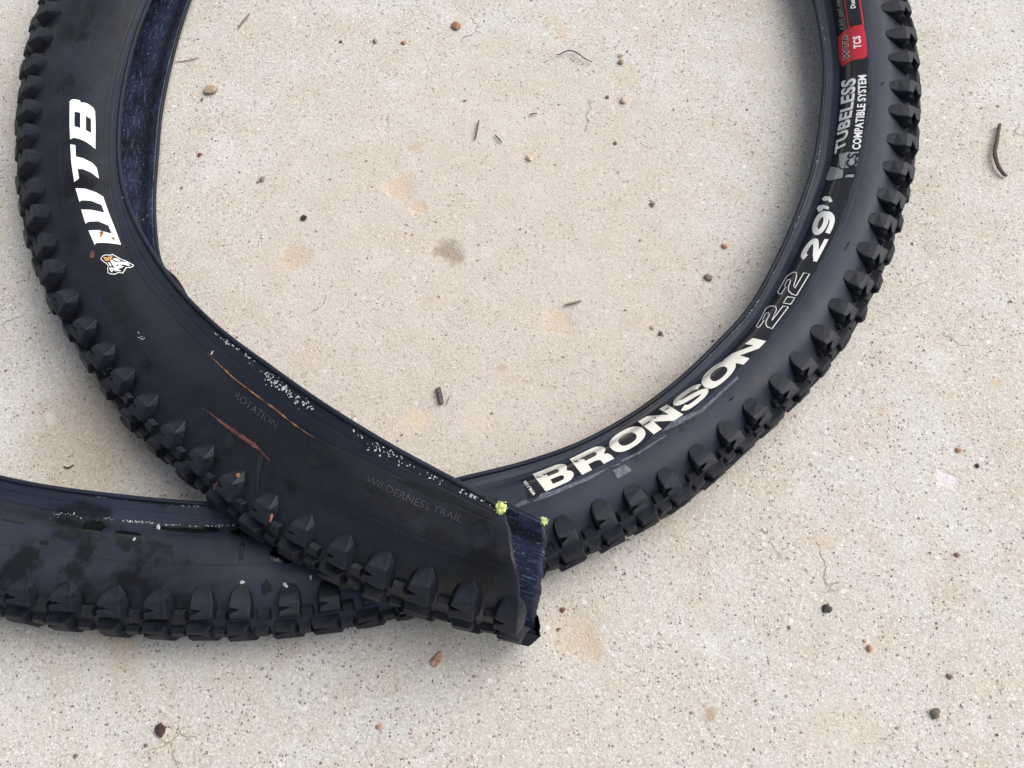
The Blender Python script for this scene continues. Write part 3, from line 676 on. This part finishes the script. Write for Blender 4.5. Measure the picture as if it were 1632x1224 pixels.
# wet films and dirt
def blob(cx, cy, rx, ry, rot=0, n=18, seed=0, rough=.35):
    P = []; c, s = math.cos(math.radians(rot)), math.sin(math.radians(rot))
    for k in range(n):
        a = 2*math.pi*k/n; q = 1 + rough * noise.noise((math.cos(a)*1.4 + seed*7.3, math.sin(a)*1.4, seed)) * 1.6
        x, y = rx*q*math.cos(a), ry*q*math.sin(a); P.append((cx + x*c - y*s, cy + x*s + y*c))
    return P
for i, b in enumerate([(108,853,13,8,20),(135,862,8,10,0),(152,840,15,10,0),(205,858,24,14,8),(202,872,7,9,20),(300,843,60,5,3),(255,868,20,4,12),(395,848,28,6,0),(455,880,22,17,0),
    (385,880,5,17,5),(95,132,8,14,15),(140,22,9,26,20),(112,128,7,9,0),(182,476,17,20,60),(195,500,14,16,40),(365,700,8,12,0),(520,722,30,8,32),(500,735,12,7,35),(610,800,26,13,20),(650,815,22,14,0),
    (700,855,26,14,25),(700,790,60,7,22),(590,778,40,6,27),(25,830,20,5,8),(70,865,7,4,0),(45,886,10,3,10),(545,930,24,9,0),(425,935,9,12,0)]):
    decal('wet_film', fill2d([blob(*b, seed=i + 1)]), M['wet'], .12, 6)
decal('wet_drip', fill2d([crop([(1600,780),(1640,770),(1632,830),(1620,900),(1600,960),(1590,1040),(1600,1090),(1578,1110),(1572,1000),(1575,880),(1585,820)], 120, 580, 5.44)]), M['wet'], .3, 4)
decal('dirt_streak', ribbon2d(smooth_path([(331,564),(345,577),(362,593),(379,608),(415,635),(442,655),(467,675),(490,691),(502,698)]), [(.5 + 2.0 * min(1, i / 14, (48 - i) / 14)) * max(.06, min(1.3, .75 + 1.5 * noise.noise((i * .45, 1, 5)))) for i in range(49)]), M['rust'], .5, 4)
decal('dirt_streak', ribbon2d(smooth_path([(322,651),(337,660),(352,672),(377,690),(396,703),(414,717),(431,735)]), [(.6 + 6.0 * max(0, min(1, (i - 3) / 16, (36 - i) / 10))) * max(.1, 1 + .9 * noise.noise((i * .5, 4, 5))) for i in range(37)]), M['redmud'], .5, 4)
for i, (x, y, r) in enumerate([(386,759,3.5),(437,823,4.5),(433,815,2),(351,773,3.5),(147,407,4)]):
    decal('rust_flake', fill2d([blob(x, y, r, r*1.5, 20, 9, i + 40, .5)]), M['copper'] if i < 3 else M['redmud'], 3.2 if i < 4 else .4, 3)

# ------------------------------------------------------------------ crumbs of dried sealant, bead fibres
def lump(bm, p, r, seed, squash=.6):
    m = bmesh.ops.create_icosphere(bm, subdivisions=1, radius=1)
    an = random.uniform(0, 3.14); st = random.uniform(.6, 2.1); ca, sa = math.cos(an), math.sin(an)
    for v in m['verts']:
        d = v.co.normalized(); q = 1 + .7 * noise.noise(d * 1.5 + Vector((seed, seed * .37, 0))); x, y = d.x * st, d.y / st ** .6
        v.co = Vector(p) + Vector(((x * ca - y * sa) * r * q, (x * sa + y * ca) * r * q, d.z * r * q * squash * .7))
bm = bmesh.new(); n = 0
def crumb_line(path, count, spread, rmin, rmax):
    global n
    P = smooth_path(path)
    for _ in range(count):
        q = along(P, random.random()); c = noise.noise((q[0] * .03, q[1] * .03, 9))
        if c < -.15: continue
        p = onto(q[0] + random.gauss(0, spread), q[1] + random.gauss(0, spread), .0002)
        if p is None: continue
        n += 1; lump(bm, p, random.uniform(rmin, rmax) * .78 * (1 + max(c, 0)) * 1e-3, n)
crumb_line([(345,532),(379,557),(415,583),(449,610)], 50, 1.5, .2, .5)
crumb_line([(405,582),(430,603),(452,620),(487,645),(524,668)], 130, 4, .2, .7)
crumb_line([(560,690),(600,712),(640,734),(680,755),(720,777)], 80, 4, .2, .6)
crumb_line([(720,772),(760,792),(790,808)], 26, 3, .3, .9)
crumb_line([(1301,10),(1313,60),(1314,100),(1313,150),(1310,196),(1304,245),(1293,282),(1281,319),(1266,360),(1246,402)], 160, .8, .2, .5)
crumb_line([(1246,404),(1204,484),(1139,556),(1055,629),(1008,662)], 150, 1.2, .2, .5)
crumb_line([(120,788),(184,793),(239,798),(300,805),(345,806)], 90, 1.2, .2, .55)
crumb_line([(165,826),(220,832),(300,838),(375,838)], 110, .8, .15, .4)
crumb_line([(80,822),(110,818),(126,828)], 16, 4, .2, .5)
crumb_line([(240,50),(208,96),(195,147),(189,202),(189,288),(202,325)], 60, 1.5, .15, .4)
crumb_line([(213,525),(225,540)], 20, 3, .15, .35)
for (x, y, r) in [(253,842,1.5),(214,860,1.0),(452,619,1.4),(338,563,.8),(386,928,1.2),(455,932,1.2),(495,920,1.2)]:
    p = onto(x, y, .0003)
    if p: n += 1; lump(bm, p, r * 1e-3, n)
me = bpy.data.meshes.new('sealant_crumbs'); bm.to_mesh(me); bm.free(); me.materials.append(M['crumb'])
o = bpy.data.objects.new('sealant_crumbs', me); col.objects.link(o); o.parent = tyre; o.matrix_parent_inverse = tyre.matrix_world.inverted(); o['kind'] = 'stuff'
for t_, r, lab in ((0.0, 3.5, 'yellow green tuft at the upper cut bead'), (12.0, 2.5, 'yellow green tuft at the lower cut bead')):
    p, x, y, z = frame_at(.003 if t_ == 0 else .0005, t_ if t_ else .02); bm = bmesh.new(); c_ = Vector(p) + Vector((0, 0, r * .35e-3))
    bmesh.ops.create_icosphere(bm, subdivisions=4, radius=1)
    for v in bm.verts:
        d = v.co.normalized(); q = 1 + .55 * noise.noise(d * 1.6 + Vector((r, 0, 0))) + .35 * noise.noise(d * 4.5) + .22 * noise.noise(d * 11)
        v.co = c_ + Vector((d.x * .62, d.y * .8, d.z * .5)) * r * q * 1e-3
    for k in range(9):
        lump(bm, c_ + Vector([random.gauss(0, r * .45) * 1e-3 for _ in range(3)]), random.uniform(.3, .6) * 1e-3, k * 3.3, .9)
    for k in range(34):
        d = Vector((random.gauss(0, 1), random.gauss(0, 1), random.gauss(.2, .7))).normalized(); e = Vector((random.gauss(0, .5), random.gauss(0, .5), random.gauss(0, .5)))
        q0 = c_ + d * r * .35e-3; q1 = q0 + d * r * random.uniform(.25, .5) * 1e-3; q2 = q1 + (d + e).normalized() * r * random.uniform(.15, .35) * 1e-3
        tv_, tf_ = tube([q0, q1, q2], .00011, 4); vs_ = [bm.verts.new(v) for v in tv_]
        for f in tf_: bm.faces.new([vs_[i] for i in f])
    me = bpy.data.meshes.new('bead_fibre'); bm.to_mesh(me); bm.free(); me.materials.append(M['fibre'])
    o = bpy.data.objects.new('bead_fibre', me); col.objects.link(o); o.parent = tyre; o.matrix_parent_inverse = tyre.matrix_world.inverted(); o['label'] = lab
# frayed casing threads along the cut
bm = bmesh.new()
for k in range(46):
    t_ = random.uniform(.3, 11.7); p, x, y, z = frame_at(.0006, t_); d = (-Vector(x) + Vector([random.gauss(0, .45) for _ in range(3)])).normalized()
    L_ = random.uniform(.6, 2.6) * 1e-3; p = Vector(p) - Vector(z) * .0009; q1 = p + d * L_ * .5; q2 = q1 + (d + Vector([random.gauss(0, .5) for _ in range(3)])).normalized() * L_ * .5
    tv_, tf_ = tube([p, q1, q2], .00009, 4); vs_ = [bm.verts.new(v) for v in tv_]
    for f in tf_: bm.faces.new([vs_[i] for i in f])
me = bpy.data.meshes.new('frayed_thread'); bm.to_mesh(me); bm.free(); me.materials.append(M['worn'])
o = bpy.data.objects.new('frayed_thread', me); col.objects.link(o); o.parent = tyre; o.matrix_parent_inverse = tyre.matrix_world.inverted(); o['kind'] = 'stuff'
# moulding hairs
for (x, y, dx, dy) in [(1405,135,8,-9),(1347,398,5,-8),(1163,638,9,-5),(1350,391,6,-6),(1061,625,-4,-7),(242,400,-8,-5)]:
    p = onto(x, y, .0002); q = onto(x + dx * .6, y + dy * .6, .002)
    if p and q:
        V, F = tube([p, (p + q) / 2 + Vector((0, 0, .0008)), q], .00035, 5); mesh_obj('moulding_hair', V, F, M['black'], tyre)

# ------------------------------------------------------------------ loose things on the slab
stone_mats = {}
def stone_mat(rgb):
    g_ = sum(rgb) / 3; rgb = tuple(round(c * .72 + g_ * .28, 4) * .88 for c in rgb)
    if rgb not in stone_mats:
        stone_mats[rgb] = m_plain('stone_%d' % len(stone_mats), tuple(c * .72 for c in rgb), tuple(min(1, c * 1.25) for c in rgb), .85, 500, .3, .0006, .6)
    return stone_mats[rgb]
def pebble(px, py, wx, wy, rgb, label, name='pebble', rot=0, flat=.6, seed=0, cat='pebble', group='loose stones on the slab', facet=.5):
    k = 1.0 / (FPX * (CT + (py - 612) / FPX * ST) / CAM_H)      # metres per frame pixel here
    c = W(px, py, 0); bm = bmesh.new(); bmesh.ops.create_icosphere(bm, subdivisions=2, radius=1)
    a, b = wx * k / 2, wy * k / 2; a *= .9; b *= .9; hz = (a + b) / 2 * flat
    cr_, sr = math.cos(math.radians(rot)), math.sin(math.radians(rot))
    for v in bm.verts:
        d = v.co.normalized(); q = 1 + facet * noise.noise(d * 1.1 + Vector((seed * 3.7, seed, 1))) + .22 * noise.noise(d * 3.2 + Vector((seed, 2, seed)))
        x, y = d.x * a * q, d.y * b * q; v.co = (x * cr_ - y * sr, x * sr + y * cr_, max(d.z * hz * q + hz * .5, -.0006))
    me = bpy.data.meshes.new(name); bm.to_mesh(me); bm.free(); me.materials.append(stone_mat(rgb))
    o = bpy.data.objects.new(name, me); col.objects.link(o); o.location = (c[0], c[1], -.0006); tag(o, label, cat, group); return o
TAN_, ORG, RED, DRK, CRM, BRN, GRY = (.46, .33, .21), (.48, .22, .10), (.24, .075, .045), (.035, .032, .03), (.62, .47, .30), (.20, .13, .085), (.16, .16, .165)
for i, a in enumerate([
    (336,144,24,20,TAN_,'largest tan crumbly pebble, right of the white letters on the left strand'),
    (318,246,8,8,RED,'tiny red brown cube of grit below the tan crumbly pebble'),
    (322,158,7,4,BRN,'tiny brown flake just below the tan crumbly pebble'),
    (727,42,17,16,ORG,'round orange brown pebble near the top of the slab, left of the curved twig'),
    (643,68,9,8,(.50,.20,.09),'small orange grain left of the round orange brown pebble'),
    (598,65,7,11,(.40,.29,.17),'small upright tan grain beside a dark speck near the top'),
    (989,88,9,8,CRM,'upper cream grain of a touching pair right of the curved twig'),
    (990,98,11,11,(.44,.32,.20),'lower tan grain of a touching pair right of the curved twig'),
    (993,160,12,12,CRM,'cream orange pebble below the pair of touching grains'),
    (968,154,7,6,GRY,'small grey grain left of the cream orange pebble'),
    (843,252,12,13,(.66,.50,.30),'pale cream pebble below the two short sticks'),
    (484,347,11,11,DRK,'round black pebble on the open slab right of the left strand'),
    (418,285,10,9,(.34,.24,.16),'brown tan grain above and left of the round black pebble'),
    (1155,392,12,10,(.62,.28,.15),'salmon orange pebble left of the outlined digits'),
    (1040,521,9,8,CRM,'small cream pebble near the inner edge of the right strand'),
    (1053,531,8,8,(.20,.085,.07),'dark red grain touching the small cream pebble'),
    (1040,325,12,10,(.33,.22,.15),'brown pebble alone in the upper right of the ring'),
    (1318,970,16,15,(.085,.075,.065),'dark grey round pebble on the slab outside the ring'),
    (1386,1033,11,12,(.58,.26,.14),'bright orange pebble below and right of the dark grey one'),
    (1379,1021,7,7,(.60,.36,.24),'pale pink grain touching the bright orange pebble'),
    (1490,1136,18,17,(.20,.14,.09),'brown pebble at the lower right corner of the slab'),
    (1535,1125,9,7,(.70,.66,.58),'white grain right of the lower right brown pebble'),
    (1526,884,11,8,(.30,.16,.16),'maroon ringed grain on the right of the slab'),
    (897,972,9,9,(.24,.10,.08),'maroon grain right of the cut tyre end'),
    (1558,742,9,7,(.10,.06,.04),'dark brown grain above the white quartz patch'),
    (604,1158,10,12,(.58,.28,.16),'salmon grain near the bottom edge of the slab'),
    (1514,1078,11,9,(.28,.17,.15),'purple brown grain in the lower right of the slab'),
    (980,228,7,7,(.13,.13,.13),'grey grain right of the pale cream pebble'),
    (543,66,5,5,DRK,'black speck of grit beside the upright tan grain'),
    (1528,717,9,12,(.60,.30,.15),'orange grain on the slab right of the right strand'),
    (1258,1000,8,8,(.36,.20,.15),'red brown grain left of the dark grey round pebble'),
    (232,1168+20,7,7,GRY,'grey grain at the bottom edge below the maroon stone'),
    (120,1205,8,8,GRY,'grey grain in the bottom left corner')]):
    pebble(a[0], a[1], a[2], a[3], a[4], a[5], seed=i + 1, rot=i * 40)
pebble(697, 1051, 17, 28, (.52, .25, .16), 'long salmon stone chip below the crossing of the strands', rot=-32, flat=.35, seed=61, facet=.8)
pebble(255, 1163, 18, 24, (.085, .035, .035), 'dark maroon flat stone near the bottom left', rot=25, flat=.45, seed=67)

def twig(pts, w, rgb, label, name='twig', lift=.8, cat='twig', taper=True, group=None):
    k = 1.0 / (FPX * (CT + (pts[0][1] - 612) / FPX * ST) / CAM_H)
    P = smooth_path(pts, 5); n_ = len(P); r = w * k / 2
    Q = [W(p[0], p[1], 0) + np.array([0, 0, r * .8 + lift * 1e-3 * math.sin(math.pi * i / (n_ - 1))]) for i, p in enumerate(P)]
    c = W(*pts[len(pts) // 2], 0); Q = [q - np.array([c[0], c[1], 0]) for q in Q]
    rr = [r * (.55 + .45 * math.sin(math.pi * (.15 + .8 * i / n_))) * (1 + .25 * noise.noise((i * .9, w, 3))) for i in range(n_)] if taper else [r] * n_
    V, F = tube(Q, rr, 7); o = mesh_obj(name, V, F, stone_mat(rgb)); o.location = (c[0], c[1], 0); tag(o, label, cat, group); return o
GT = 'twigs and stalks on the slab'
twig([(887,88),(893,88),(901,85),(911,84.5),(921,89),(931,96),(940,99.5),(944,99)], 2.0, (.09, .08, .07), 'thin dark wavy twig near the top of the ring', lift=2.0, group=GT)
o = twig([(1592,200),(1589,214),(1586,230),(1583,246),(1586,262),(1591,272),(1598,280),(1603,282)], 6.8, (.13, .095, .07), 'thick curved brown stalk at the right edge of the photo', lift=1.2, group=GT)
twig([(763,193),(761,205),(759,215),(757,223)], 3.0, (.16, .105, .07), 'short upright brown stick in the upper middle of the ring', group=GT)
twig([(789,216),(794,222),(800,228)], 2.4, (.11, .10, .10), 'short dark slanting stick beside the upright brown stick', group=GT)
twig([(844,184),(850,183),(856,182)], 2.2, (.12, .11, .10), 'tiny dark flat stick above the pale cream pebble', group=GT)
twig([(380,46),(387,37),(393,30),(398,22)], 2.4, (.28, .13, .09), 'thin reddish stalk near the top of the left strand', group=GT)
twig([(281,99),(296,98),(308,95),(318,92)], 1.6, (.45, .25, .14), 'thin orange straw beside the bluish tyre lining', lift=.4, group=GT)
twig([(899,487),(908,485),(917,483),(926,480)], 3.6, (.32, .19, .11), 'flat brown splinter in the middle right of the ring', lift=.2, group=GT)
twig([(102,744),(107,746),(112,745),(118,741)], 2.6, (.14, .05, .03), 'tiny dark red curl in the gap between the strands', lift=.2, group=GT)
twig([(711,646),(714,638),(718,630)], 1.4, (.2, .13, .09), 'hair thin stalk beside the brown wood chip', lift=.3, group=GT)
def chip(quadpx, h, rgb, label):
    c = np.mean([W(*p, 0) for p in quadpx], axis=0); bm = bmesh.new()
    lo_ = [bm.verts.new(W(*p, 0) - c) for p in quadpx]; hi = [bm.verts.new((W(*p, 0) - c) * .9 + np.array([0, 0, h * 1e-3 * (1 + .3 * (i % 2))])) for i, p in enumerate(quadpx)]
    n_ = len(lo_); bm.faces.new(hi); bm.faces.new(lo_[::-1])
    for i in range(n_): bm.faces.new((lo_[i], lo_[(i+1) % n_], hi[(i+1) % n_], hi[i]))
    bmesh.ops.recalc_face_normals(bm, faces=bm.faces); me = bpy.data.meshes.new('wood_chip'); bm.to_mesh(me); bm.free(); me.materials.append(stone_mat(rgb))
    o = bpy.data.objects.new('wood_chip', me); col.objects.link(o); o.location = c; tag(o, label, 'wood chip')
chip([(694,619),(702,617),(704.5,625),(707,638),(707,643),(702,646),(699,638),(697,628)], 1.6, (.15, .095, .085), 'purplish brown splinter of wood below the middle of the ring')
chip([(1121,440),(1126,437),(1136,441),(1134,447),(1127,447)], 1.0, (.24, .17, .12), 'small brown triangular flake of bark left of the printed size figures')

# fine grit that nobody could count
bm = bmesh.new()
for i in range(900):
    x, y = random.uniform(-60, 1692), random.uniform(-60, 1284); p = W(x, y, 0)
    r = abs(random.gauss(.0004, .00025)) + .0002
    m = bmesh.ops.create_icosphere(bm, subdivisions=1, radius=1); sq = random.uniform(.4, .8); s0 = i * 1.7
    for v in m['verts']:
        d = v.co.normalized(); q = r * (1 + .6 * noise.noise(d + Vector((s0, 0, 0)))); v.co = Vector((p[0] + d.x*q, p[1] + d.y*q*.8, -.0007 + r*.3 + d.z*q*sq))
me = bpy.data.meshes.new('grit'); bm.to_mesh(me); bm.free()
t = NT('grit'); co = obj_co(t); d, rgb, _ = t.voro(co, 180)
t.set(Base_Color=t.mix(t.ramp(rgb[0], .3, .7), t.mix(rgb[1], C(.12, .10, .09), C(.42, .26, .16)), C(.60, .56, .50)), Roughness=.9)
me.materials.append(t.m); o = bpy.data.objects.new('grit', me); col.objects.link(o); tag(o, 'fine loose sand grains scattered over the concrete', kind='stuff')
